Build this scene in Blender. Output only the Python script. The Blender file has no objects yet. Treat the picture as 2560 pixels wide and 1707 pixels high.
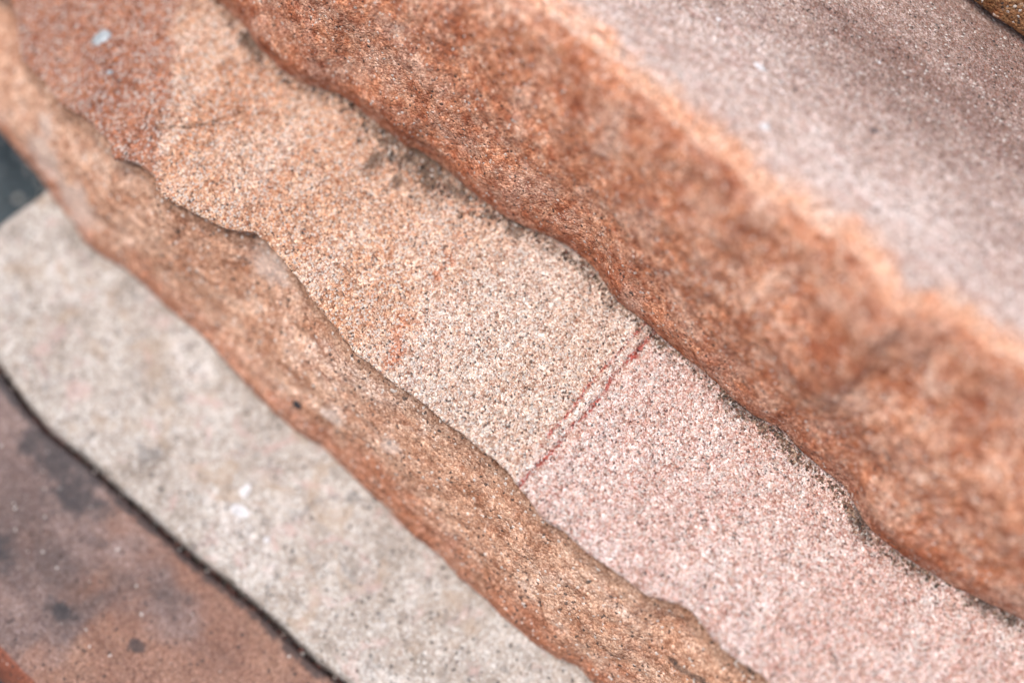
import bpy, math, random
import numpy as np
from mathutils import Matrix, Vector
from mathutils.bvhtree import BVHTree

# ------------------------------------------------------------------ camera, sky, sun, exposure
scene = bpy.context.scene
col = scene.collection
Z0 = 140.0                       # mm: height of the working origin above the lowest ground
MM = 0.001

cam_d = bpy.data.cameras.new('camera')
cam = bpy.data.objects.new('camera', cam_d)
col.objects.link(cam)
ROT = ((0.768304, -0.622246, 0.150059), (0.582438, 0.582395, -0.567082), (0.265471, 0.523092, 0.809877))
cam.matrix_world = Matrix.Translation(Vector((62.575, -236.473, 337.719 + Z0)) * MM) @ Matrix(ROT).to_4x4()
cam_d.lens = 50; cam_d.sensor_width = 36; cam_d.sensor_fit = 'HORIZONTAL'
cam_d.clip_start = 0.005; cam_d.clip_end = 50
cam_d.dof.use_dof = True
cam_d.dof.focus_distance = 0.414
cam_d.dof.aperture_fstop = 1.9
scene.camera = cam

SUN_EL, SUN_AZ = math.radians(60), math.radians(205)     # azimuth clockwise from +Y
world = bpy.data.worlds.new('World'); scene.world = world; world.use_nodes = True
nt = world.node_tree
sky = nt.nodes.new('ShaderNodeTexSky'); sky.sky_type = 'NISHITA'; sky.sun_disc = False
sky.sun_elevation = SUN_EL; sky.sun_rotation = SUN_AZ
sky.air_density = 1.0; sky.dust_density = 4.0; sky.ozone_density = 0.6
bg = nt.nodes['Background']; bg.inputs['Strength'].default_value = 0.12
nt.links.new(sky.outputs[0], bg.inputs[0])

sun_d = bpy.data.lights.new('sun', 'SUN'); sun = bpy.data.objects.new('sun', sun_d); col.objects.link(sun)
sun_d.energy = 1.5; sun_d.angle = math.radians(50); sun_d.color = (1.0, 0.985, 0.96)
sdir = Vector((math.sin(SUN_AZ) * math.cos(SUN_EL), math.cos(SUN_AZ) * math.cos(SUN_EL), math.sin(SUN_EL)))
sun.rotation_euler = sdir.to_track_quat('Z', 'Y').to_euler()
sun.location = (0, -0.5, 1.5)

vs = scene.view_settings
scene.display_settings.display_device = 'sRGB'
vs.view_transform = 'Standard'; vs.look = 'None'; vs.gamma = 1; vs.use_curve_mapping = False
vs.exposure = 0.78
scene.cycles.use_denoising = True
scene.cycles.adaptive_threshold = 0.01
scene.cycles.max_bounces = 6
scene.render.filter_size = 1.2

# ------------------------------------------------------------------ numpy noise
_rs = np.random.RandomState(7)
_perm = np.concatenate([_rs.permutation(256)] * 3).astype(np.int32)
_grad = _rs.normal(size=(256, 3)); _grad /= np.linalg.norm(_grad, axis=1)[:, None]

def perlin(p):
    i = np.floor(p).astype(np.int32); f = p - i; i &= 255
    u = f * f * f * (f * (f * 6 - 15) + 10)
    r = 0
    for dx in (0, 1):
        wx = u[:, 0] if dx else 1 - u[:, 0]
        for dy in (0, 1):
            wy = u[:, 1] if dy else 1 - u[:, 1]
            for dz in (0, 1):
                wz = u[:, 2] if dz else 1 - u[:, 2]
                h = _perm[_perm[_perm[(i[:, 0] + dx) & 255] + ((i[:, 1] + dy) & 255)] + ((i[:, 2] + dz) & 255)] & 255
                g = _grad[h]
                r = r + wx * wy * wz * (g[:, 0] * (f[:, 0] - dx) + g[:, 1] * (f[:, 1] - dy) + g[:, 2] * (f[:, 2] - dz))
    return r * 1.6

def fbm(p, freq, octv=3, seed=0.0, gain=0.5):
    a, s, t = 1.0, 0, 0
    for k in range(octv):
        s = s + a * perlin(p * freq + seed * 17.31 + k * 5.7); t += a
        a *= gain; freq *= 2.03
    return s / t

def n1(x, freq, seed, octv=3):
    return fbm(np.stack([x, np.full_like(x, 3.3 + seed), np.full_like(x, 1.7)], 1), freq, octv, seed)

def sstep(a, b, v):
    t = np.clip((v - a) / (b - a), 0, 1); return t * t * (3 - 2 * t)

def line_dist(px, py, pts):
    """distance of points to a polyline in plan (mm)"""
    d = np.full(px.shape, 1e9)
    for (ax, ay), (bx, by) in zip(pts[:-1], pts[1:]):
        vx, vy = bx - ax, by - ay
        t = np.clip(((px - ax) * vx + (py - ay) * vy) / (vx * vx + vy * vy), 0, 1)
        d = np.minimum(d, np.hypot(px - ax - t * vx, py - ay - t * vy))
    return d

# ------------------------------------------------------------------ node helpers
def lin(c, k=1.0):
    return tuple((((v / 255) / 12.92) if v / 255 <= 0.04045 else ((v / 255 + 0.055) / 1.055) ** 2.4) * k for v in c) + (1.0,)

class NT:
    def __init__(self, name):
        self.mat = bpy.data.materials.new(name); self.mat.use_nodes = True
        self.t = self.mat.node_tree; self.n = self.t.nodes
        self.bsdf = self.n['Principled BSDF']
        tc = self.n.new('ShaderNodeTexCoord')
        self.co = self.vmath('MULTIPLY', tc.outputs['Object'], (1000, 1000, 1000))   # millimetres
    def link(self, a, b): self.t.links.new(a, b)
    def put(self, sock, v):
        if hasattr(v, 'is_output'): self.link(v, sock)
        else: sock.default_value = v
    def vmath(self, op, a, b):
        m = self.n.new('ShaderNodeVectorMath'); m.operation = op
        self.put(m.inputs[0], a); self.put(m.inputs[1], b); return m.outputs[0]
    def math(self, op, a, b=0.0, clamp=False):
        m = self.n.new('ShaderNodeMath'); m.operation = op; m.use_clamp = clamp
        self.put(m.inputs[0], a); self.put(m.inputs[1], b); return m.outputs[0]
    def noise(self, size, detail=3, rough=0.55, dist=0.0, seed=0.0, stretch=(1, 1, 1)):
        v = self.vmath('ADD', self.vmath('MULTIPLY', self.co, tuple(1.0 / (size * s) for s in stretch)), (seed * 3.7, seed * 1.3 + 5, seed * 2.1))
        m = self.n.new('ShaderNodeTexNoise'); m.noise_dimensions = '3D'
        self.link(v, m.inputs['Vector']); m.inputs['Scale'].default_value = 1.0
        m.inputs['Detail'].default_value = detail; m.inputs['Roughness'].default_value = rough
        m.inputs['Distortion'].default_value = dist
        return m.outputs['Fac']
    def voronoi(self, size, seed=0.0, stretch=(1, 1, 1), rand=1.0):
        v = self.vmath('ADD', self.vmath('MULTIPLY', self.co, tuple(1.0 / (size * s) for s in stretch)), (seed * 3.1, seed * 7.3, seed))
        m = self.n.new('ShaderNodeTexVoronoi'); m.feature = 'F1'
        self.link(v, m.inputs['Vector']); m.inputs['Scale'].default_value = 1.0; m.inputs['Randomness'].default_value = rand
        return m.outputs['Distance'], m.outputs['Color']
    def ramp(self, fac, stops, interp='LINEAR'):
        r = self.n.new('ShaderNodeValToRGB'); e = r.color_ramp.elements; r.color_ramp.interpolation = interp
        while len(e) < len(stops): e.new(0.5)
        for k, (p, c) in enumerate(stops):
            e[k].position = p; e[k].color = c if len(c) == 4 else tuple(c) + (1,)
        self.link(fac, r.inputs[0]); return r.outputs[0]
    def rng(self, fac, a, b, lo=0.0, hi=1.0):
        m = self.n.new('ShaderNodeMapRange'); m.interpolation_type = 'SMOOTHSTEP'
        self.put(m.inputs[0], fac)
        for k, v in zip((1, 2, 3, 4), (a, b, lo, hi)): m.inputs[k].default_value = v
        return m.outputs[0]
    def mix(self, fac, a, b, mode='MIX'):
        m = self.n.new('ShaderNodeMix'); m.data_type = 'RGBA'; m.blend_type = mode; m.clamp_result = False
        self.put(m.inputs[0], fac); self.put(m.inputs[6], a); self.put(m.inputs[7], b); return m.outputs[2]
    def attr(self, name):
        a = self.n.new('ShaderNodeAttribute'); a.attribute_name = name; return a.outputs['Fac']
    def sep(self, c):
        s = self.n.new('ShaderNodeSeparateColor'); self.link(c, s.inputs[0]); return s.outputs

ALB = 0.74            # palette colours below are written as sRGB and turned into albedo with this

def stone(name, zones, grain=0.75, contrast=1.0, cement=(176, 92, 70), cement_amt=0.35, specks=0.06, blotch=None,
          bump=0.35, marks=(), pre=(), rough=0.85, white=0.1, glint=0.42):
    """procedural sandstone: zone colours from noise, sand grains from two cell patterns, relief from the same cells"""
    g = NT(name)
    c = None
    for k, z in enumerate(zones):
        f = g.noise(z.get('size', 30), z.get('detail', 4), z.get('rough', 0.62), z.get('dist', 0.5), z.get('seed', k + 1.0), z.get('stretch', (1, 1, 1)))
        zc = g.ramp(f, [(p, lin(cc, ALB)) for p, cc in z['pal']])
        f2 = g.noise(z.get('size2', 6), 4, 0.6, 0.3, z.get('seed', k + 1.0) + 9, z.get('stretch', (1, 1, 1)))
        zc = g.mix(g.rng(f2, 0.5, 0.68, 0, z.get('mott', 0.4)), zc, lin(z.get('mcol', z['pal'][0][1]), ALB))
        f3 = g.noise(z.get('size2', 6) * 0.55, 3, 0.6, 0.0, z.get('seed', k + 1.0) + 23)
        zc = g.mix(g.rng(f3, 0.54, 0.72, 0, z.get('mott2', 0.3)), zc, lin(z.get('mcol2', z['pal'][-1][1]), ALB))
        if c is None: c = zc
        else:
            a = g.attr(z['attr'])
            w = z.get('edge', 0.35)
            n = g.noise(z.get('esize', 5), 4, 0.65, 0.4, 40.0 + k)
            a = g.rng(g.math('ADD', a, g.math('MULTIPLY', g.math('SUBTRACT', n, 0.5), w * 2)), 0.5 - z.get('soft', 0.15), 0.5 + z.get('soft', 0.15))
            c = g.mix(g.math('MULTIPLY', a, z.get('amt', 1.0)), c, zc)
    def put_marks(c, marks):
        for (aname, colr, amt, w, esize) in marks:
            n = g.noise(esize, 4, 0.7, 0.2, 61.0 + len(aname) + esize)
            if w < 0: a = g.math('MULTIPLY', g.attr(aname), g.rng(n, 0.46, 0.46 - w, 0, amt))
            else: a = g.rng(g.math('ADD', g.attr(aname), g.math('MULTIPLY', g.math('SUBTRACT', n, 0.5), w)), 0.25, 0.8, 0, amt)
            c = g.mix(a, c, lin(colr, ALB))
        return c
    c = put_marks(c, pre)
    # sand grains
    d1, k1 = g.voronoi(grain, 1.0); s1 = g.sep(k1)
    d2, k2 = g.voronoi(grain * 0.55, 4.0); s2 = g.sep(k2)
    d3, k3 = g.voronoi(grain * 2.3, 8.0); s3 = g.sep(k3)
    K = contrast
    lo = lambda v: (1 - (1 - v) * K,) * 3
    hi = lambda v: (1 + (v - 1) * K,) * 3
    lw = lambda a, b, e: tuple(1 - (1 - v) * K for v in (a, b, e))
    gm = g.ramp(s1[0], [(0.0, lw(0.56, 0.47, 0.42)), (0.14, lw(0.78, 0.68, 0.62)), (0.3, lw(0.98, 0.88, 0.8)), (0.5, (1.0,) * 3), (0.62, lw(1.04, 0.93, 0.84)), (0.8, hi(1.2)), (1.0, hi(1.5))])
    c = g.mix(1.0, c, gm, 'MULTIPLY')
    gm2 = g.ramp(s2[1], [(0.0, lw(0.7, 0.62, 0.58)), (0.3, lw(0.95, 0.92, 0.9)), (0.7, hi(1.06)), (1.0, hi(1.3))])
    c = g.mix(1.0, c, gm2, 'MULTIPLY')
    gm3 = g.ramp(s3[2], [(0.0, lo(0.82)), (0.5, (1.0,) * 3), (1.0, hi(1.16))])
    c = g.mix(1.0, c, gm3, 'MULTIPLY')
    cm = g.math('MULTIPLY', g.rng(d1, 0.32, 0.62), g.rng(s2[0], 0.35, 0.75, 0.0, cement_amt))
    c = g.mix(cm, c, lin(cement, ALB))
    c = g.mix(g.math('MULTIPLY', g.rng(s1[1], 1 - white, 1 - white * 0.6), 0.6), c, lin((246, 240, 232), ALB))
    c = g.mix(g.math('MULTIPLY', g.rng(s1[2], 1 - specks, 1 - specks * 0.7), 0.8), c, lin((58, 54, 54), ALB))
    if blotch:
        for (size, colr, amt, a, b, seed) in blotch:
            c = g.mix(g.rng(g.noise(size, 4, 0.6, 0.6, seed), a, b, 0, amt), c, lin(colr, ALB))
    c = put_marks(c, marks)
    g.link(c, g.bsdf.inputs['Base Color'])
    g.bsdf.inputs['Specular IOR Level'].default_value = 0.25
    g.put(g.bsdf.inputs['Roughness'], g.rng(s1[0], 0.93, 0.97, rough, glint))
    h = g.math('ADD', g.math('MULTIPLY', g.math('SUBTRACT', 0.6, d1), g.math('ADD', s1[1], 0.5)), g.math('MULTIPLY', g.math('SUBTRACT', 0.6, d2), 0.35))
    h = g.math('ADD', h, g.math('MULTIPLY', g.noise(3.0, 4, 0.6, 0, 3.0), 1.6))
    b = g.n.new('ShaderNodeBump'); b.inputs['Strength'].default_value = 1.0; b.inputs['Distance'].default_value = bump * MM
    g.link(h, b.inputs['Height']); g.link(b.outputs[0], g.bsdf.inputs['Normal'])
    return g.mat

# ------------------------------------------------------------------ mesh helpers
def new_mesh(name, V, F, mat, attrs=None, smooth=True):
    me = bpy.data.meshes.new(name)
    V = np.asarray(V, float) * MM
    F4 = [np.asarray(f, np.int32) for f in F if len(f)]
    tot = sum(f.size for f in F4); nf = sum(len(f) for f in F4)
    me.vertices.add(len(V)); me.vertices.foreach_set('co', V.astype(np.float32).ravel())
    me.loops.add(tot); me.polygons.add(nf)
    me.loops.foreach_set('vertex_index', np.concatenate([f.ravel() for f in F4]))
    starts, o = [], 0
    for f in F4:
        starts.append(o + np.arange(len(f)) * f.shape[1]); o += f.size
    me.polygons.foreach_set('loop_start', np.concatenate(starts).astype(np.int32))
    me.polygons.foreach_set('use_smooth', np.full(nf, smooth))
    me.update(calc_edges=True); me.validate()
    for k, a in (attrs or {}).items():
        at = me.attributes.new(k, 'FLOAT', 'POINT'); at.data.foreach_set('value', np.asarray(a, np.float32))
    me.materials.append(mat)
    return me

def link(name, me, parent=None, **props):
    o = bpy.data.objects.new(name, me); col.objects.link(o)
    if parent is not None: o.parent = parent
    for k, v in props.items(): o[k] = v
    return o

def smooth_j(P, w, it):
    for _ in range(it):
        P = P + (w[None, :, None] * 0.5) * (0.5 * (np.roll(P, 1, 1) + np.roll(P, -1, 1)) - P)
    return P

def slab(name, x, keys, nseg, mat, vis, smooth_it, octaves, attr_fn=None, xshift=None, seed=0.0, extra=None, props=None):
    """a block swept along x: closed outline keys[(y(x), z(x))], nseg samples between keys, surface broken up by noise"""
    cols, seg, wv = [], [], []
    m = len(keys)
    for k in range(m):
        (ya, za), (yb, zb) = keys[k], keys[(k + 1) % m]
        for q in range(nseg[k]):
            t = q / nseg[k]
            cols.append(np.stack([x, ya + (yb - ya) * t, za + (zb - za) * t], 1))
            seg.append(k + t); wv.append(vis[k] + (vis[(k + 1) % m] - vis[k]) * t)
    P = np.stack(cols, 1); seg = np.array(seg); wv = np.array(wv)
    P = smooth_j(P, np.ones(len(seg)), smooth_it)
    if xshift is not None:
        P[:, :, 0] += xshift(P[:, :, 0], P[:, :, 1])
    nx, nj, _ = P.shape
    tj = np.roll(P, -1, 1) - np.roll(P, 1, 1); ti = np.gradient(P, axis=0)
    N = np.cross(tj, ti); N /= np.linalg.norm(N, axis=2)[:, :, None] + 1e-9
    flat = P.reshape(-1, 3); w = np.tile(wv, nx); sg = np.tile(seg, nx)
    d = np.zeros(len(flat))
    for (freq, amp, oc, sd) in octaves:
        d += amp * fbm(flat, freq, oc, sd + seed)
    d *= w
    if extra: d += extra(flat, sg)
    base = flat.copy()
    flat = flat + N.reshape(-1, 3) * d[:, None]
    attrs = attr_fn(base, sg, d) if attr_fn else {}
    idx = np.arange(nx * nj).reshape(nx, nj)
    a = idx[:-1]; b = idx[1:]
    quads = np.stack([a, np.roll(a, -1, 1), np.roll(b, -1, 1), b], 2).reshape(-1, 4)
    c0 = flat[idx[0]].mean(0); c1 = flat[idx[-1]].mean(0); n0 = len(flat)
    V = np.vstack([flat, c0, c1]); V[:, 2] += Z0
    t0 = np.stack([np.full(nj, n0), np.roll(idx[0], -1), idx[0]], 1)
    t1 = np.stack([np.full(nj, n0 + 1), idx[-1], np.roll(idx[-1], -1)], 1)
    attrs = {k: np.concatenate([v, [0, 0]]) for k, v in attrs.items()}
    me = new_mesh(name, V, [quads, t0, t1], mat, attrs)
    return link(name, me, None, **(props or {}))

def outline(pts, x, seed, amp=1.0, fine=0.35):
    """edge line in plan: measured points, continued past both ends with a wandering edge"""
    p = np.array(pts, float); xs, ys = p[:, 0], p[:, 1]
    y = np.interp(x, xs, ys)
    out = np.maximum(np.maximum(xs[0] - x, x - xs[-1]), 0)
    y = y + sstep(0, 25, out) * 4.0 * amp * n1(x, 1 / 40.0, seed) + fine * n1(x, 1 / 5.0, seed + 3, 4) + 0.5 * fine * n1(x, 1 / 1.6, seed + 5, 2)
    return y

# ------------------------------------------------------------------ measured edges (x along the ledge, y into the wall; mm)
C_FRONT = [(-197.8, -6.4), (-188.9, -13.4), (-180.1, -19.2), (-174.6, -21.3), (-166.8, -22.5), (-157.6, -25.3), (-149.0, -25.2), (-143.2, -26.0), (-134.7, -27.3), (-127.8, -30.4), (-122.0, -28.4), (-114.6, -28.7), (-111.0, -31.1), (-106.6, -31.2), (-99.0, -29.4), (-89.4, -27.3), (-84.7, -26.0), (-79.6, -22.8), (-73.5, -22.9), (-65.6, -23.9), (-58.3, -25.0), (-53.1, -26.8), (-46.8, -28.0), (-38.8, -29.4), (-32.7, -30.7), (-27.5, -30.2), (-16.2, -30.3), (-8.3, -29.8), (-0.1, -29.7), (9.3, -29.2), (16.5, -29.2), (23.0, -29.3), (28.2, -30.3), (35.3, -31.5), (40.7, -32.9), (47.2, -31.7), (55.0, -32.2), (62.5, -31.7), (68.9, -31.1), (76.1, -30.9), (84.6, -27.1), (88.3, -26.7), (94.4, -27.8), (101.3, -28.8), (107.4, -28.8), (113.7, -27.6), (117.0, -28.0)]
D_BACK = [(-142.1, 24.7), (-136.2, 23.7), (-127.5, 23.2), (-122.1, 21.3), (-112.8, 19.4), (-101.8, 19.8), (-91.4, 25.7), (-84.9, 26.4), (-78.6, 24.8), (-70.9, 24.9), (-64.0, 24.4), (-59.4, 27.1), (-48.3, 27.1), (-42.1, 26.7), (-34.4, 26.5), (-28.6, 26.5), (-21.0, 27.7), (-11.5, 31.2), (-2.6, 32.1), (3.5, 32.3), (8.3, 30.5), (14.7, 27.6), (21.7, 28.6), (26.6, 28.7), (32.4, 27.7), (41.1, 27.5), (45.7, 27.9), (53.9, 27.8), (60.4, 26.4), (68.6, 26.4), (76.7, 29.7), (85.6, 26.9), (92.3, 26.6), (101.0, 27.7), (107.2, 23.6), (113.7, 21.1), (121.1, 21.7), (130.1, 22.7), (138.5, 23.8), (147.3, 25.7), (155.8, 28.0), (162.3, 29.6)]
E_LIP = [(-49.6, 35.3), (-44.6, 34.9), (-38.9, 35.4), (-33.4, 35.5), (-26.6, 35.8), (-20.2, 32.7), (-14.2, 32.8), (-5.3, 34.0), (1.2, 31.8), (7.5, 32.3), (14.6, 31.8), (23.9, 32.3), (30.7, 29.5), (40.2, 33.1), (50.1, 32.4), (54.7, 34.1), (62.8, 34.0), (68.9, 32.3), (76.2, 26.3), (80.7, 28.3), (82.8, 32.3), (93.8, 37.2), (101.4, 35.8), (113.6, 38.5)]
B_FOOT = [(-182.7, -26.8), (-173.7, -27.9), (-167.9, -29.0), (-161.4, -30.0), (-157.2, -30.7), (-152.9, -32.2), (-147.7, -33.1), (-141.9, -33.9), (-134.5, -36.1), (-125.9, -36.0), (-117.4, -34.8), (-107.8, -34.6), (-98.7, -35.3), (-91.1, -35.2), (-81.7, -35.0), (-74.8, -35.6), (-67.3, -36.7), (-58.8, -37.6), (-48.3, -38.6), (-40.3, -38.7), (-29.8, -36.8), (-21.3, -37.5), (-8.5, -38.2), (-0.3, -38.4), (9.4, -39.8), (22.0, -38.7), (29.3, -40.1), (37.9, -39.9), (47.1, -40.3), (59.0, -40.6), (69.5, -39.4), (73.7, -37.7), (79.6, -38.4)]
A_EDGE = [(-127.9, -77.2), (-121.4, -78.5), (-111.4, -80.5), (-100.7, -81.4), (-91.2, -81.3), (-84.0, -80.8), (-75.5, -81.1), (-66.2, -81.0), (-56.5, -81.3), (-47.2, -81.3), (-35.0, -81.1), (-23.5, -80.4), (-11.5, -80.2), (0.7, -80.4), (13.0, -80.8), (21.3, -80.1)]
RIDGE = [(-113.9, -28.3), (-124.1, -15.3), (-131.8, -5.9), (-142.5, 7.8), (-149.4, 18.4)]
CRACK = [(-124.4, -17.7), (-118.2, -12.6), (-114.0, -7.2), (-111.4, -2.6), (-108.8, 2.7)]
VEIN1 = [(29.9, 31.0), (30.1, 21.8), (29.8, 18.2), (29.2, 10.9), (30.5, 4.6), (30.4, -1.6), (29.9, -7.6), (30.1, -14.4), (28.6, -32.4)]
VEIN2 = [(26.2, 29.1), (26.0, 16.7), (25.5, 10.6), (25.7, 4.0), (26.1, -4.0), (26.6, -18.6)]
RUST = [(-36.0, 26.0), (-33.7, 17.4), (-31.1, 4.7), (-29.0, -7.0), (-26.3, -17.5), (-23.6, -26.5)]

_xs = np.arange(-142, 163, 2.0)
_ys = np.interp(_xs, np.array(D_BACK)[:, 0], np.array(D_BACK)[:, 1])
_k = np.exp(-(np.arange(-12, 13) / 5.0) ** 2); _k /= _k.sum()
_sm = np.convolve(np.pad(_ys, 12, mode='edge'), _k, 'valid')
D_BACK = [(float(a), float(b)) for a, b in zip(_xs, 0.45 * _ys + 0.55 * _sm)]

T18, T5, T24, T20 = (math.tan(math.radians(v)) for v in (18, 5, 24, 20))
def facet_drop(x, y):
    r = np.array(RIDGE); xr = np.interp(y, r[:, 1], r[:, 0]); d = np.maximum(0, xr - x)
    return 0.26 * d * d / (d + 6)
def ledge_z(x, y): return T18 * y - facet_drop(x, y)
def top_z(y): return 75.2 + T5 * (y - 33.2)
def pale_z(y): return -58.83 + T24 * (y + 35.65)
def dark_z(y): return -82.0 + T20 * (y + 80.45)

GROUP = 'stacked sandstone slabs'
full = lambda x, v: np.full_like(x, float(v))

# ------------------------------------------------------------------ the ground under the slabs
gx, gy = np.meshgrid(np.arange(-700, 701, 8.0), np.arange(-700, 701, 8.0), indexing='ij')
gp = np.stack([gx.ravel(), gy.ravel(), np.zeros(gx.size)], 1)
gz = np.minimum(pale_z(gp[:, 1]) - 34, -62.5 - 30 * sstep(60, -20, gp[:, 1]))
gz = np.maximum(gz, -139.0) + 1.2 * fbm(gp, 1 / 40.0, 4, 2.0)
gp[:, 2] = gz + Z0
gi = np.arange(gx.size).reshape(gx.shape)
gq = np.stack([gi[:-1, :-1], gi[1:, :-1], gi[1:, 1:], gi[:-1, 1:]], 2).reshape(-1, 4)
m_ground = stone('damp_blue_grey_ground', [dict(pal=[(0.3, (62, 76, 86)), (0.5, (78, 92, 100)), (0.7, (98, 108, 112))], size=40, size2=10, mott=0.5)],
                 grain=1.4, contrast=0.7, cement=(50, 58, 64), cement_amt=0.4, specks=0.1, bump=0.8, white=0.04)
link('ground', new_mesh('ground', gp, [gq], m_ground), None, kind='structure')

# ------------------------------------------------------------------ upper slab: pink-grey tread, rust-orange face
x = np.arange(-250, 236, 0.75)
yE = outline(E_LIP, x, 1.0); yD = outline(D_BACK, x, 2.0); zD = ledge_z(x, yD) + 0.6
zE = top_z(yE)
bulge = 1.8 * n1(x, 1 / 60.0, 4.0)
keys = [(full(x, 260), top_z(260.0) + 0 * x), (full(x, 165), top_z(165.0) + 0 * x), (yE + 14, top_z(yE + 14) + 0.0), (yE + 7, top_z(yE + 7) - 1.2), (yE, zE - 3.0),
        (yE - 2.2 + bulge * 0.5, zE - 10), (0.45 * yE + 0.55 * yD - 5.0 + bulge, 0.5 * (zE + zD)), (yD - 2.4, zD + 9), (yD, zD + 0.0), (yD + 5, zD + 2.0), (full(x, 60), full(x, 16)), (full(x, 260), full(x, 16))]
nseg = [4, 130, 12, 12, 12, 40, 40, 18, 9, 8, 6, 30]
vis = [0, 0.35, 0.35, 0.3, 0.35, 0.8, 1, 0.7, 0.25, 0.2, 0, 0]

def attr_upper(P, s, d):
    face = sstep(2.9, 3.9, s) * (1 - sstep(9.5, 10.5, s))
    lip = np.exp(-((P[:, 1] - np.interp(P[:, 0], np.array(E_LIP)[:, 0], np.array(E_LIP)[:, 1]) - 3.5) / 10.0) ** 2) * sstep(4.7, 3.8, s)
    foot = sstep(6.3, 7.6, s + 0.6 * fbm(P, 1 / 20.0, 2, 87.0)) * (1 - sstep(8.5, 9.0, s))
    band = np.clip(0.5 + 0.9 * fbm(P * np.array([0.12, 1, 1]), 1 / 16.0, 3, 12.0), 0, 1) * (1 - face) * sstep(55, 110, P[:, 1])
    far = sstep(38, 110, P[:, 1]) * (1 - face)
    return dict(face=face, lip=lip, foot=foot, band=band, far=far)

def upper_extra(P, s):
    # conchoidal flakes: creased hollows and ridges where the face was split
    q = P * np.array([0.75, 1, 1.15])
    w = q + 3.0 * np.stack([fbm(q, 1 / 20.0, 2, 81.0), fbm(q, 1 / 20.0, 2, 82.0), fbm(q, 1 / 20.0, 2, 83.0)], 1)
    m = sstep(3.2, 4.6, s) * sstep(8.3, 7.2, s)
    d = -2.6 * (np.abs(fbm(w, 1 / 26.0, 1, 84.0)) - 0.3) - 0.7 * (np.abs(fbm(w, 1 / 9.0, 1, 85.0)) - 0.25)
    return d * m

m_upper = stone('pink_and_rust_sandstone', [
    dict(pal=[(0.3, (198, 178, 170)), (0.45, (216, 198, 190)), (0.56, (224, 210, 204)), (0.7, (236, 226, 222))], size=20, size2=3.5, mott=0.5, mcol=(186, 144, 134), mott2=0.45, mcol2=(236, 228, 226), stretch=(2.4, 1, 1)),
    dict(attr='far', pal=[(0.35, (160, 143, 136)), (0.5, (180, 163, 156)), (0.7, (198, 184, 178))], size=18, size2=3, edge=0.5, soft=0.45, esize=18, mott=0.45, mcol=(118, 92, 88), mott2=0.4, mcol2=(196, 180, 172), stretch=(2.8, 1, 1)),
    dict(attr='lip', pal=[(0.3, (236, 168, 128)), (0.5, (244, 194, 162)), (0.7, (248, 216, 196))], size=12, size2=5, edge=0.5, soft=0.35, esize=7, mott=0.5, mcol=(226, 140, 92), mott2=0.4, mcol2=(246, 224, 212), amt=0.9),
    dict(attr='face', pal=[(0.3, (160, 98, 70)), (0.42, (198, 132, 98)), (0.5, (216, 154, 120)), (0.58, (224, 172, 142)), (0.68, (238, 204, 184))], size=15, size2=3.6, mott=0.7, mcol=(152, 82, 56), mott2=0.75, mcol2=(244, 216, 198), edge=0.3, soft=0.15, esize=6, rough=0.7, dist=0.8),
    dict(attr='foot', pal=[(0.35, (146, 78, 52)), (0.5, (184, 108, 74)), (0.7, (210, 146, 110))], size=9, size2=3, mott=0.5, edge=0.6, soft=0.4, esize=7, amt=0.6),
], grain=0.66, contrast=0.95, cement=(150, 76, 54), cement_amt=0.4, specks=0.03, bump=0.4, white=0.03, glint=0.6,
    pre=[('band', (116, 92, 86), 0.45, 1.4, 3.0), ('face', (134, 72, 48), 0.5, -0.2, 15.0), ('face', (236, 204, 186), 0.5, -0.2, 14.0), ('face', (238, 202, 178), 0.35, -0.2, 5.0), ('face', (134, 64, 40), 0.45, -0.18, 3.0)])
upper = slab('ledge_stone', x, keys, nseg, m_upper, vis, 4,
             [(1 / 45.0, 2.4, 2, 1.0), (1 / 16.0, 1.2, 3, 2.0), (1 / 4.5, 0.8, 3, 3.0), (1 / 1.6, 0.24, 2, 4.0)], attr_upper, seed=0.3, extra=upper_extra,
             props=dict(label='thick upper sandstone slab with pink-grey top and rough rust-orange front face', category='stone', group=GROUP))

# ------------------------------------------------------------------ middle slab: sharp pale ledge with the red vein
x = np.concatenate([np.arange(-250, -200, 1.2), np.arange(-200, 176, 0.42), np.arange(176, 236, 1.2)])
yC = outline(C_FRONT, x, 6.0, fine=0.3); yDm = np.interp(x, np.array(D_BACK)[:, 0], np.array(D_BACK)[:, 1])
zC = ledge_z(x, yC)
keys = [(full(x, 150), full(x, 12)), (full(x, 45), full(x, 12)), (yDm + 9, ledge_z(x, yDm + 9) - 0.3), (yDm + 3, ledge_z(x, yDm + 3))]
for t in (0.25, 0.5, 0.75):
    yy = yDm + (yC - yDm) * t
    keys.append((yy, ledge_z(x, yy) + 0.9 * math.sin(math.pi * t)))
keys += [(yC + 5, ledge_z(x, yC + 5) + 0.15), (yC, zC - 0.3), (yC + 1.8, zC - 3.2), (yC + 7, zC - 5.4), (full(x, 20), zC * 0.5 - 10), (full(x, 150), full(x, -16))]
nseg = [4, 6, 10, 30, 32, 32, 24, 14, 9, 8, 5, 4, 6]
vis = [0, 0, 0.3, 0.7, 1, 1, 1, 0.7, 0.35, 0.4, 0.3, 0, 0]

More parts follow.
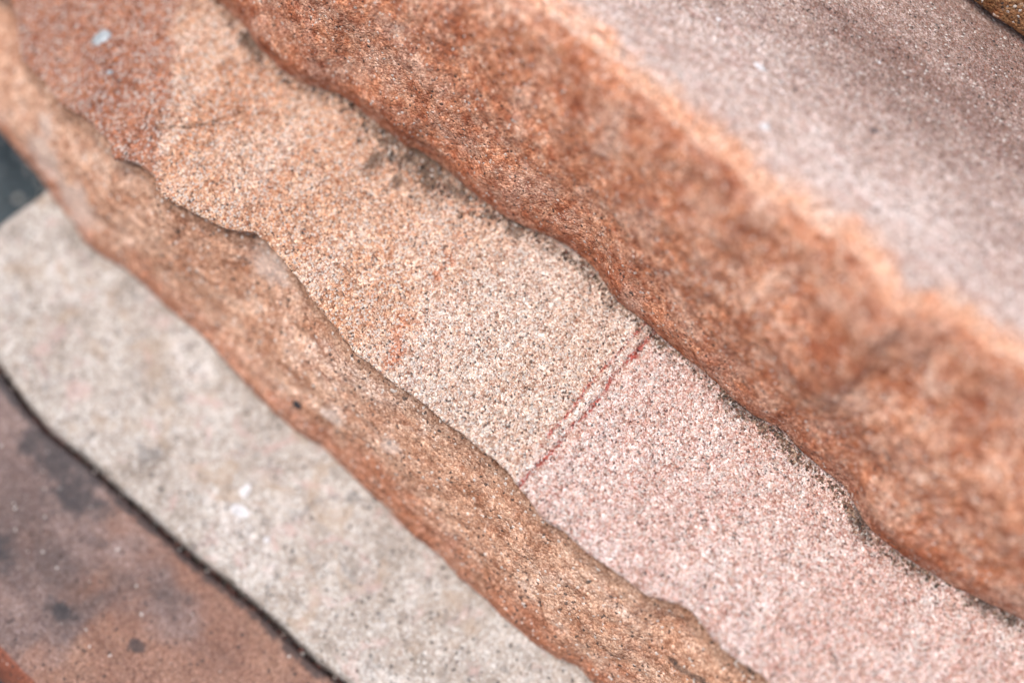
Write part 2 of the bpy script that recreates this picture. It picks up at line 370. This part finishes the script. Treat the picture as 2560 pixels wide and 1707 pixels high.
def mid_extra(P, s):
    wx = P[:, 0] + 1.1 * fbm(P, 1 / 7.0, 3, 21.0); wy = P[:, 1] + 1.1 * fbm(P, 1 / 7.0, 3, 22.0)
    top = (s > 2) * (s < 8.2)
    d = -1.5 * np.exp(-(line_dist(wx, wy, CRACK) / 0.7) ** 2) * top * np.clip(0.6 + 1.2 * fbm(P, 1 / 6.0, 2, 27.0), 0.1, 1) + 0.5 * sstep(4, 0, line_dist(wx, wy + 2.2, CRACK)) * top
    dv = np.minimum(line_dist(wx, wy, VEIN1), line_dist(wx, wy, VEIN2) + 0.4)
    d += -0.5 * np.exp(-(dv / 0.6) ** 2) * top
    d += 0.35 * np.exp(-((wx - 28) / 1.6) ** 2) * top                       # proud rib between the two veins
    # flaked step and dark crevice where the slab above sits
    yb = np.interp(P[:, 0], np.array(D_BACK)[:, 0], np.array(D_BACK)[:, 1])
    d += -1.4 * sstep(7, 1.0, yb - P[:, 1]) * np.clip(0.35 + 1.1 * fbm(P, 1 / 18.0, 2, 31.0), 0, 1) * (s > 2) * (s < 6)
    rg = np.array(RIDGE); xr = np.interp(P[:, 1], rg[:, 1], rg[:, 0])
    d += (1.5 * fbm(P, 1 / 9.0, 3, 50.0) - 1.6 * (np.abs(fbm(P, 1 / 15.0, 2, 53.0)) - 0.2)) * sstep(0, 12, xr - P[:, 0]) * top    # chipped red corner
    d += -0.9 * sstep(0.34, 0.6, fbm(P, 1 / 3.4, 2, 48.0)) * top                # pits
    d += 0.5 * sstep(0.02, 0.1, fbm(P * np.array([1, 0.7, 1]), 1 / 16.0, 3, 49.0)) * top   # thin flakes with a broken rim
    d += 0.3 * np.clip(perlin(P / 1.15 + 4.0), -0.3, 1) * top + 0.16 * perlin(P / 0.85 + 9.0) * top
    return d

def attr_mid(P, s, d):
    wx = P[:, 0] + 1.3 * fbm(P, 1 / 6.0, 4, 21.0); wy = P[:, 1] + 1.3 * fbm(P, 1 / 6.0, 4, 22.0)
    dv1 = line_dist(wx, wy, VEIN1); dv2 = line_dist(wx, wy, VEIN2)
    brk = np.clip(0.75 + 0.9 * fbm(P, 1 / 5.0, 3, 33.0), 0, 1)
    vein = np.maximum(np.exp(-(dv1 / 1.0) ** 2), 0.75 * np.exp(-(dv2 / 0.85) ** 2)) * brk
    halo = np.maximum(np.exp(-(np.minimum(dv1, dv2) / 3.0)), 0.75 * np.exp(-np.abs(wx - 31) / 14.0) * (wx > 30))
    pink = sstep(0, 60, wx) * 0.65 + 0.35 * sstep(24, 34, wx)
    grey = sstep(-60, 5, wx)
    rust = 0.95 * np.exp(-(line_dist(wx, wy, RUST) / 4.6) ** 2) * np.clip(0.55 + 1.3 * fbm(P, 1 / 9.0, 3, 35.0), 0, 1)
    r = np.array(RIDGE); xr = np.interp(P[:, 1], r[:, 1], r[:, 0])
    red = sstep(-6.0, 6.0, xr - P[:, 0] + 7.0 * fbm(P, 1 / 14.0, 4, 36.0))
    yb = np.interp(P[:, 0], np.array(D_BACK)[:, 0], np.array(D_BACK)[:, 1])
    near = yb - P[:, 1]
    dirt = sstep(9, 1, near) * np.clip(0.25 + 1.6 * fbm(P, 1 / 14.0, 4, 37.0), 0, 1) * (s < 6)  # patchy seam dirt; the band also paints in contact shade below the upper slab
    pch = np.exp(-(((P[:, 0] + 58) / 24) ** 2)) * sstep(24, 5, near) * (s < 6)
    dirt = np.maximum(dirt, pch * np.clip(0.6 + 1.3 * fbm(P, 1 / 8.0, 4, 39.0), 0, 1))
    ck = np.exp(-(line_dist(wx, wy, CRACK) / (0.35 + 0.5 * brk)) ** 2) * (0.4 + 0.6 * brk)
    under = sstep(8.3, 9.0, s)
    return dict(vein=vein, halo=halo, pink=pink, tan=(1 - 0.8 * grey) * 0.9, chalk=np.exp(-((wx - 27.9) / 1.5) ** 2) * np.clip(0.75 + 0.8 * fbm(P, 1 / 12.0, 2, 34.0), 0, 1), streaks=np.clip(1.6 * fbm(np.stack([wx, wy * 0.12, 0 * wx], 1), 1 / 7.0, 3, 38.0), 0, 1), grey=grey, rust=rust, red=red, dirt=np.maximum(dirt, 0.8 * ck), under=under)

m_mid = stone('banded_pale_sandstone', [
    dict(pal=[(0.3, (206, 162, 132)), (0.45, (220, 186, 160)), (0.56, (230, 202, 180)), (0.7, (238, 220, 206))], size=18, size2=4, mott=0.4, mcol=(206, 158, 126), mott2=0.35, mcol2=(240, 222, 204), stretch=(0.7, 2.2, 2.2)),
    dict(attr='grey', pal=[(0.3, (206, 182, 164)), (0.45, (222, 204, 190)), (0.56, (230, 216, 204)), (0.7, (238, 228, 220))], size=18, size2=4, mott=0.35, mcol=(210, 174, 154), edge=0.5, soft=0.45, esize=14, mott2=0.3, mcol2=(242, 232, 224), stretch=(0.7, 2.2, 2.2)),
    dict(attr='pink', pal=[(0.3, (212, 186, 178)), (0.45, (228, 208, 202)), (0.56, (236, 222, 218)), (0.7, (242, 234, 232))], size=20, size2=4, mott=0.35, mcol=(214, 168, 156), edge=0.4, soft=0.35, esize=6, mott2=0.3, mcol2=(244, 234, 232), stretch=(0.8, 2.2, 2.2)),
    dict(attr='red', pal=[(0.3, (136, 94, 78)), (0.5, (166, 122, 102)), (0.7, (194, 154, 132))], size=14, size2=4, mott=0.5, mcol=(136, 78, 60), edge=0.7, soft=0.4, esize=5, mott2=0.4, mcol2=(206, 160, 138)),
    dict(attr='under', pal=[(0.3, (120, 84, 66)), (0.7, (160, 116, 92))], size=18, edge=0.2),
], grain=0.6, contrast=1.2, cement=(168, 92, 70), cement_amt=0.5, specks=0.06, bump=0.55, white=0.25,
    pre=[('tan', (212, 136, 86), 0.75, -0.25, 1.6), ('streaks', (204, 122, 86), 0.85, -0.3, 1.6), ('halo', (202, 126, 118), 0.5, -0.3, 1.4),
         ('chalk', (246, 240, 236), 0.5, 1.2, 1.6), ('vein', (170, 52, 44), 0.85, 1.6, 1.0), ('rust', (202, 116, 68), 0.6, 1.3, 1.6)],
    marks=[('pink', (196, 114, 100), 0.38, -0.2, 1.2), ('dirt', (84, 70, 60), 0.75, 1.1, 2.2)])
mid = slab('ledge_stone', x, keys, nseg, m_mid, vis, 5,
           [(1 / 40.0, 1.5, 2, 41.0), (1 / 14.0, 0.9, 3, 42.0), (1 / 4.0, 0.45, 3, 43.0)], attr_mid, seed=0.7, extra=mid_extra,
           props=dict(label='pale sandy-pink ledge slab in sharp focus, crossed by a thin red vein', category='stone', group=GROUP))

# ------------------------------------------------------------------ brown slab below the ledge
x = np.arange(-250, 236, 0.8)
yB = outline(B_FOOT, x, 8.0, fine=0.5); yC = outline(C_FRONT, x, 6.0); zC = ledge_z(x, yC)
zB = np.where(x < -158, pale_z(yB), pale_z(yB)) + 0.4
bulge = 1.6 * n1(x, 1 / 45.0, 9.0)
zt = zC - 4.6
keys = [(full(x, 110), zt * 0 - 24), (full(x, 30), np.minimum(zt, -20)), (yC + 5, zt), (yC + 1.6, zt - 1.0), (yC + 0.6, zt - 5), (0.5 * (yC + yB) - 1.5 + bulge, 0.5 * (zt + zB)), (yB - 0.8, zB + 6), (yB, zB + 0.6), (yB + 4, zB + 0.3), (yB + 14, zB - 0.2), (full(x, 110), full(x, -60))]
nseg = [3, 6, 8, 8, 34, 34, 10, 6, 6, 10, 6]
vis = [0, 0.2, 0.5, 0.7, 0.9, 1, 0.8, 0.35, 0.2, 0.1, 0]

def attr_brown(P, s, d):
    foot = sstep(4.9, 6.3, s + 0.7 * fbm(P, 1 / 22.0, 2, 57.0)) * (1 - sstep(8.4, 9.2, s))
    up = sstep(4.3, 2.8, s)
    wx = P[:, 0] + 1.2 * fbm(P, 1 / 5.0, 3, 51.0); wz = P[:, 2] + 1.2 * fbm(P, 1 / 5.0, 3, 52.0)
    streak = np.exp(-(line_dist(wx, wz, [(93, -28.5), (97, -28.2), (104, -26.2), (109, -26.5)]) / 1.1) ** 2) * (s < 7)
    blch = 0.0
    for (bx, bz, r) in ((-158.6, -42, 7), (-140, -46, 8), (-162, -33, 4), (-72, -17, 6), (-30, -40, 3), (-10, -33, 3)):
        blch = np.maximum(blch, np.exp(-(np.hypot((wx - bx) * 0.7, wz - bz) / r) ** 2))
    return dict(foot=foot, up=up, face=sstep(3, 3.6, s) * sstep(7.6, 6.8, s), streak=streak, chalk=blch * (s < 6.5))

def brown_extra(P, s):
    # thin bedding laminae showing on the broken face
    q = P + 2.0 * np.stack([0 * P[:, 0], 0 * P[:, 0], fbm(P, 1 / 30.0, 2, 58.0)], 1)
    d = 0.9 * np.abs(fbm(q * np.array([0.1, 0.4, 1]), 1 / 5.0, 2, 59.0)) - 1.3 * (np.abs(fbm(P, 1 / 13.0, 2, 60.0)) - 0.2)
    return d * sstep(2.8, 4.2, s) * sstep(7.0, 6.2, s)

m_brown = stone('brown_sandstone', [
    dict(pal=[(0.3, (176, 132, 106)), (0.44, (204, 162, 136)), (0.55, (218, 182, 158)), (0.68, (234, 208, 192))], size=18, size2=4, mott=0.6, mcol=(150, 98, 72), mott2=0.6, mcol2=(234, 208, 192), stretch=(1.6, 1, 1), dist=0.8),
    dict(attr='foot', pal=[(0.3, (154, 92, 68)), (0.48, (192, 126, 96)), (0.7, (210, 158, 132))], size=11, size2=4, edge=0.9, soft=0.45, esize=9, amt=0.75),
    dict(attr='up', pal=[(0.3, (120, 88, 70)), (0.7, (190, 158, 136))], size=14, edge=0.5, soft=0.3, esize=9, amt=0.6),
], grain=0.8, contrast=0.9, cement=(130, 78, 56), cement_amt=0.45, specks=0.04, bump=0.3, white=0.03,
    pre=[('face', (150, 94, 66), 0.4, -0.2, 11.0), ('face', (232, 202, 182), 0.25, -0.2, 7.0)], glint=0.6,
    marks=[('streak', (72, 64, 60), 0.65, 1.2, 2.0), ('chalk', (216, 200, 190), 0.5, 1.5, 5.0)])
brown = slab('ledge_stone', x, keys, nseg, m_brown, vis, 5,
             [(1 / 40.0, 1.6, 2, 44.0), (1 / 14.0, 1.0, 3, 45.0), (1 / 4.0, 0.75, 3, 46.0), (1 / 1.5, 0.3, 2, 47.0)], attr_brown, seed=1.9, extra=brown_extra,
             props=dict(label='brown sandstone slab with rusty orange foot, directly below the pale ledge', category='stone', group=GROUP))

# ------------------------------------------------------------------ pale grey slab
x = np.arange(-158, 236, 1.0)
yA = outline(A_EDGE, x, 11.0, fine=0.35)
yb0 = np.interp(x, np.array(B_FOOT)[:, 0], np.array(B_FOOT)[:, 1]) + 9
keys = [(yb0, pale_z(yb0) - 3.5), (yb0 - 5, pale_z(yb0 - 5) - 0.1), (yA + 4, pale_z(yA + 4)), (yA + 0.6, pale_z(yA) - 0.5), (yA, pale_z(yA) - 2.4), (yA + 1.5, pale_z(yA) - 9), (yA + 3, pale_z(yA) - 28), (yb0 + 2, pale_z(yb0) - 31)]
nseg = [6, 60, 6, 4, 8, 6, 8, 6]
vis = [0.1, 0.15, 0.7, 0.5, 0.5, 0.4, 0.2, 0.1]
def pale_end(X, Y):
    return np.interp(Y, (-80, -48.2, -42.5, -37.1, -33), (-4.5, -1.4, -0.6, 0.7, 1.8)) * sstep(-130, -157, X) * 1.0
m_pale = stone('pale_grey_sandstone', [
    dict(pal=[(0.3, (160, 151, 142)), (0.45, (190, 182, 174)), (0.56, (203, 197, 190)), (0.7, (217, 211, 206))], size=16, size2=6, mott=0.5, mcol=(148, 140, 132), mott2=0.4, mcol2=(216, 213, 212), dist=0.7),
], grain=0.85, contrast=0.6, cement=(150, 132, 120), cement_amt=0.3, specks=0.03, bump=0.4, white=0.05, glint=0.7,
    blotch=[(10, (214, 182, 174), 0.55, 0.54, 0.68, 71.0), (7, (130, 126, 124), 0.55, 0.57, 0.7, 72.0), (14, (190, 164, 140), 0.5, 0.54, 0.68, 73.0)])
pale = slab('ledge_stone', x, keys, nseg, m_pale, vis, 3,
            [(1 / 40.0, 1.2, 2, 54.0), (1 / 12.0, 0.9, 3, 55.0), (1 / 4.0, 0.5, 3, 56.0)], None, pale_end, seed=2.2,
            props=dict(label='flat pale grey slab between the brown slab and the dark purplish one', category='stone', group=GROUP))

# ------------------------------------------------------------------ dark purplish slab
x = np.arange(-240, 200, 1.0)
yA2 = outline(A_EDGE, x, 11.0, fine=0.0) - 1.1 + 0.4 * n1(x, 1 / 12.0, 13.0)
yP = -137.2 + 1.2 * n1(x, 1 / 20.0, 14.0, 4) - 0.06 * (x + 57)
keys = [(yA2, dark_z(yA2) - 0.8), (yA2 - 3, dark_z(yA2 - 3)), (yP + 5, dark_z(yP + 5)), (yP, dark_z(yP) - 1.0), (yP - 2.5, dark_z(yP) - 8), (yP - 1.5, dark_z(yP) - 24), (yA2 + 0.5, dark_z(yA2) - 27)]
nseg = [4, 64, 8, 8, 12, 8, 12]
vis = [0.3, 0.6, 0.6, 0.7, 0.7, 0.3, 0.2]
def attr_dark(P, s, d):
    front = sstep(2.4, 3.2, s) * (1 - sstep(5, 5.5, s))
    dirt = 0.0
    for (bx, by, r, k) in ((-92, -86, 8, 1.0), (-103, -87, 6, 0.9), (-80, -90, 10, 0.8), (-90, -118, 9, 0.8), (-58, -118, 5, 0.7), (-33, -111, 2.4, 0.9), (-68, -97, 6, 0.5)):
        dirt = np.maximum(dirt, k * np.exp(-(np.hypot((P[:, 0] - bx) * 0.75, P[:, 1] - by) / r) ** 2))
    dirt = np.maximum(dirt, 0.75 * sstep(4.5, 0.5, np.interp(P[:, 0], np.array(A_EDGE)[:, 0], np.array(A_EDGE)[:, 1]) - P[:, 1] - 2))
    rusty = np.clip(0.45 + 1.2 * fbm(P, 1 / 30.0, 3, 61.0) + 0.012 * (P[:, 0] + 60), 0, 1)
    return dict(front=front, dirt=dirt, rusty=rusty)
m_dark = stone('purple_brown_sandstone', [
    dict(pal=[(0.3, (104, 92, 90)), (0.5, (136, 118, 114)), (0.7, (166, 146, 140))], size=22, size2=6, mott=0.4, mcol=(98, 82, 82), mott2=0.25, mcol2=(168, 150, 146), stretch=(2.2, 1, 1)),
    dict(attr='rusty', pal=[(0.3, (130, 98, 84)), (0.5, (156, 116, 98)), (0.7, (174, 136, 116))], size=20, size2=7, edge=0.4, soft=0.3, esize=16, amt=0.8, stretch=(2.2, 1, 1)),
    dict(attr='front', pal=[(0.3, (126, 74, 58)), (0.7, (154, 96, 76))], size=14, edge=0.2, soft=0.2),
], grain=0.8, contrast=0.6, cement=(88, 66, 62), cement_amt=0.4, specks=0.02, bump=0.35, white=0.004, glint=0.75,
    marks=[('dirt', (58, 60, 64), 0.75, 1.7, 6.0)], blotch=[(5, (206, 172, 130), 0.7, 0.74, 0.8, 81.0)])
dark = slab('ledge_stone', x, keys, nseg, m_dark, vis, 3,
            [(1 / 40.0, 1.4, 2, 64.0), (1 / 12.0, 1.0, 3, 65.0), (1 / 4.0, 0.5, 3, 66.0)], attr_dark, seed=3.1,
            props=dict(label='dark purplish-brown slab at lower left, beyond the narrow black joint', category='stone', group=GROUP))

# ------------------------------------------------------------------ brown stone standing on the upper slab
x = np.arange(-120, 236, 1.0)
yF = outline([(41.5, 138.5), (49.2, 138.0), (56.2, 138.6), (59.4, 138.7)], x, 15.0, fine=0.5)
zF = top_z(yF) + 0.5
keys = [(full(x, 255), zF + 52), (yF + 12, zF + 52), (yF + 3, zF + 47), (yF - 1.5, zF + 30), (yF - 1.0, zF + 8), (yF - 0.2, zF + 2.6), (yF + 2.5, zF + 1.0), (yF + 10, zF + 1.3), (full(x, 255), top_z(255.0) + 2.0 + 0 * x)]
nseg = [8, 10, 14, 22, 10, 6, 6, 8, 6]
vis = [0.2, 0.8, 1, 1, 0.6, 0.35, 0.1, 0, 0]
m_back = stone('ochre_brown_sandstone', [
    dict(pal=[(0.3, (120, 86, 54)), (0.5, (156, 118, 84)), (0.7, (184, 146, 112))], size=14, size2=4, mott=0.4, mcol=(112, 66, 36)),
], grain=0.9, contrast=1.0, cement=(104, 52, 26), cement_amt=0.5, specks=0.08, bump=0.5, white=0.08, blotch=[(8, (168, 84, 34), 0.6, 0.56, 0.7, 91.0)])
back = slab('ledge_stone', x, keys, nseg, m_back, vis, 4,
            [(1 / 40.0, 1.6, 2, 74.0), (1 / 12.0, 1.0, 3, 75.0), (1 / 4.0, 0.6, 3, 76.0)], None, seed=4.4,
            props=dict(label='ochre-brown stone at the top right corner, standing on the pink slab', category='stone', group=GROUP))

# ------------------------------------------------------------------ small marks that sit on the stones

def tree_of(o):
    me = o.data
    v = np.empty(len(me.vertices) * 3, np.float32); me.vertices.foreach_get('co', v)
    return BVHTree.FromPolygons([tuple(q) for q in v.reshape(-1, 3).tolist()], [tuple(p.vertices) for p in me.polygons])

def plain(name, c, rough=0.9, size=1.2, bump=0.2):
    g = NT(name)
    d, k = g.voronoi(size, 2.0); s = g.sep(k)
    b = g.mix(g.rng(g.noise(2.5, 4, 0.65, 0.3, 5.0), 0.4, 0.7), lin(c, ALB), lin(tuple(int(v * 0.8) for v in c), ALB))
    b = g.mix(1.0, b, g.ramp(s[0], [(0, (0.72,) * 3), (0.5, (1,) * 3), (1, (1.2,) * 3)]), 'MULTIPLY')
    g.link(b, g.bsdf.inputs['Base Color']); g.bsdf.inputs['Roughness'].default_value = rough
    g.bsdf.inputs['Specular IOR Level'].default_value = 0.25
    bp = g.n.new('ShaderNodeBump'); bp.inputs['Distance'].default_value = bump * MM
    g.link(s[1], bp.inputs['Height']); g.link(bp.outputs[0], g.bsdf.inputs['Normal'])
    return g.mat

def patch(parent, tree, name, x0, y0, rx, ry, ang, mat, thick, seed, direction=(0, 0, -1), z_from=200.0, label=None):
    """a thin crust moulded on the stone: irregular outline, domed, its rim pressed into the surface"""
    nr, na = 7, 34
    ph = np.arange(na) / na * 2 * math.pi
    rim = 1 + 0.28 * n1(np.cos(ph) * 3 + seed * 9, 0.9, seed) + 0.22 * n1(np.sin(ph) * 3 + seed * 5, 0.8, seed + 2)
    V, D = [], Vector(direction).normalized()
    up = -D
    t1 = Vector((1, 0, 0)); t2 = up.cross(t1).normalized()
    def hit(a, b, h):
        o = Vector((x0, y0[0], y0[1])) * MM + Vector((0, 0, Z0 * MM)) + (t1 * a + t2 * b) * MM + up * 0.03
        r = tree.ray_cast(o, D)
        p = r[0] if r[0] is not None else o - up * 0.03
        return p / MM + up * h
    rng = random.Random(int(seed * 100))
    V.append(hit(0, 0, thick))
    for k in range(1, nr + 1):
        f = k / nr
        for j in range(na):
            r = f * rim[j]
            a, b = rx * r * math.cos(ph[j]), ry * r * math.sin(ph[j])
            a, b = a * math.cos(ang) - b * math.sin(ang), a * math.sin(ang) + b * math.cos(ang)
            h = thick * (1 - f ** 4) * (0.8 + 0.4 * rng.random()) - (0.25 if k == nr else 0)
            V.append(hit(a, b, h))
    F3 = [(0, 1 + j, 1 + (j + 1) % na) for j in range(na)]
    F4 = [(1 + (k - 1) * na + j, 1 + k * na + j, 1 + k * na + (j + 1) % na, 1 + (k - 1) * na + (j + 1) % na) for k in range(1, nr) for j in range(na)]
    me = new_mesh(name, [tuple(v) for v in V], [np.array(F4), np.array(F3)], mat)
    o = link(name, me, parent)
    if label: o['label'] = label
    return o

t_mid, t_up, t_br, t_pa = tree_of(mid), tree_of(upper), tree_of(brown), tree_of(pale)
m_lichen = plain('pale_blue_grey_lichen', (200, 208, 212), size=1.0)
m_white = plain('chalky_white', (244, 240, 240), size=0.9)
m_smudge = plain('grey_lichen', (128, 112, 108), size=1.0)
m_black = plain('blackish_lichen', (70, 68, 72), size=1.0)
patch(mid, t_mid, 'lichen_spot', -161.0, (-4.4, -7.4), 3.1, 2.0, 0.9, m_lichen, 0.5, 1.2, label='pale blue-grey lichen spot on the red corner')
patch(mid, t_mid, 'lichen_spot', -150.7, (-11.3, -8.6), 1.1, 0.8, 0.4, m_lichen, 0.35, 2.3)
patch(upper, t_up, 'quartz_fleck', 9.4, (69.3, 78.3), 2.3, 0.9, 0.1, m_white, 0.35, 3.1)
patch(upper, t_up, 'quartz_fleck', 21.7, (52.7, 76.9), 1.6, 1.2, 0.4, m_white, 0.3, 4.2)
patch(upper, t_up, 'quartz_fleck', -8.5, (74.0, 79.0), 0.7, 0.6, 0.0, m_white, 0.3, 5.2)
patch(upper, t_up, 'quartz_fleck', 33.0, (98.0, 81.0), 0.6, 0.5, 0.0, m_white, 0.3, 5.9)
patch(upper, t_up, 'lichen_spot', 44.5, (75.6, 78.9), 1.5, 1.0, 0.5, m_smudge, 0.3, 6.1, label='small grey lichen smudge on the pink top')
patch(brown, t_br, 'lichen_spot', -42.3, (-33.9, -49.1), 1.9, 1.6, 0.2, m_black, 0.35, 7.1, direction=(0, 0.75, -0.65), label='round blackish lichen spot on the brown face')
patch(pale, t_pa, 'whitewash_splash', -39.4, (-59.6, -69.5), 1.5, 2.2, 0.3, m_white, 0.3, 8.1)
patch(pale, t_pa, 'whitewash_splash', -36.4, (-64.9, -71.9), 3.4, 1.8, 0.2, m_white, 0.3, 8.9)
patch(pale, t_pa, 'whitewash_splash', -24.0, (-66.0, -72.3), 1.1, 1.0, 0.2, m_white, 0.3, 9.4)

# ------------------------------------------------------------------ loose grit caught in the seam and in the joint
def grit(name, spots, mat, label, seed):
    rng = np.random.RandomState(seed)
    ico = bpy.data.meshes.new('tmp')
    import bmesh
    bm = bmesh.new(); bmesh.ops.create_icosphere(bm, subdivisions=1, radius=1.0)
    bv = np.array([v.co[:] for v in bm.verts]); bf = np.array([[v.index for v in f.verts] for f in bm.faces]); bm.free()
    bpy.data.meshes.remove(ico)
    V, F = [], []
    for k, (px, py, pz, r) in enumerate(spots):
        q = bv * (1 + 0.35 * rng.normal(size=(len(bv), 1))) * r * rng.uniform(0.6, 1.25, 3)
        V.append(q + (px, py, pz)); F.append(bf + k * len(bv))
    return link(name, new_mesh(name, np.vstack(V), [np.vstack(F)], mat, smooth=False), None, kind='stuff', label=label, category='grit')

rng = np.random.RandomState(5)
m_grit = stone('dark_grit', [dict(pal=[(0.35, (58, 54, 50)), (0.5, (112, 98, 86)), (0.68, (190, 168, 148))], size=1.6, size2=1.0, detail=2, mott=0.2)], grain=0.8, contrast=0.8, specks=0.1, bump=0.1)
spots = []
db = np.array(D_BACK)
for _ in range(3600):
    gx_ = rng.uniform(-150, 165)
    dens = 0.2 + 0.9 * math.exp(-((gx_ + 58) / 24) ** 2) + 0.6 * math.exp(-((gx_ - 4) / 7) ** 2) + 0.5 * math.exp(-((gx_ - 80) / 9) ** 2) + 0.5 * math.exp(-((gx_ - 108) / 10) ** 2)
    if rng.rand() > dens: continue
    gy_ = np.interp(gx_, db[:, 0], db[:, 1]) - abs(rng.normal(0, 1.6)) * (1 + 1.6 * math.exp(-((gx_ + 58) / 22) ** 2))
    h = t_mid.ray_cast(Vector((gx_ * MM, gy_ * MM, (ledge_z(np.array([gx_]), np.array([gy_]))[0] + Z0 + 4) * MM)), Vector((0, 0, -1)))
    if h[0] is None: continue
    r = rng.uniform(0.22, 0.62) * (1.7 if rng.rand() < 0.07 else 1)
    spots.append((gx_, gy_, h[0].z / MM + r * 0.3, r))
grit('seam_grit', spots, m_grit, 'dark loose grit caught in the seam under the orange face', 3)
spots = []
for _ in range(900):
    gx_ = rng.uniform(-135, 40); ya = np.interp(gx_, np.array(A_EDGE)[:, 0], np.array(A_EDGE)[:, 1])
    spots.append((gx_, ya - rng.uniform(-0.6, 2.2), pale_z(ya) - rng.uniform(6.5, 8.0) + Z0, rng.uniform(0.4, 1.1)))
m_soil = stone('black_soil', [dict(pal=[(0.35, (34, 34, 36)), (0.6, (62, 60, 60))], size=3)], grain=0.9, contrast=0.7, specks=0.2, bump=0.2, white=0.03)
grit('joint_soil', spots, m_soil, 'blackish soil filling the joint beside the dark slab', 4)
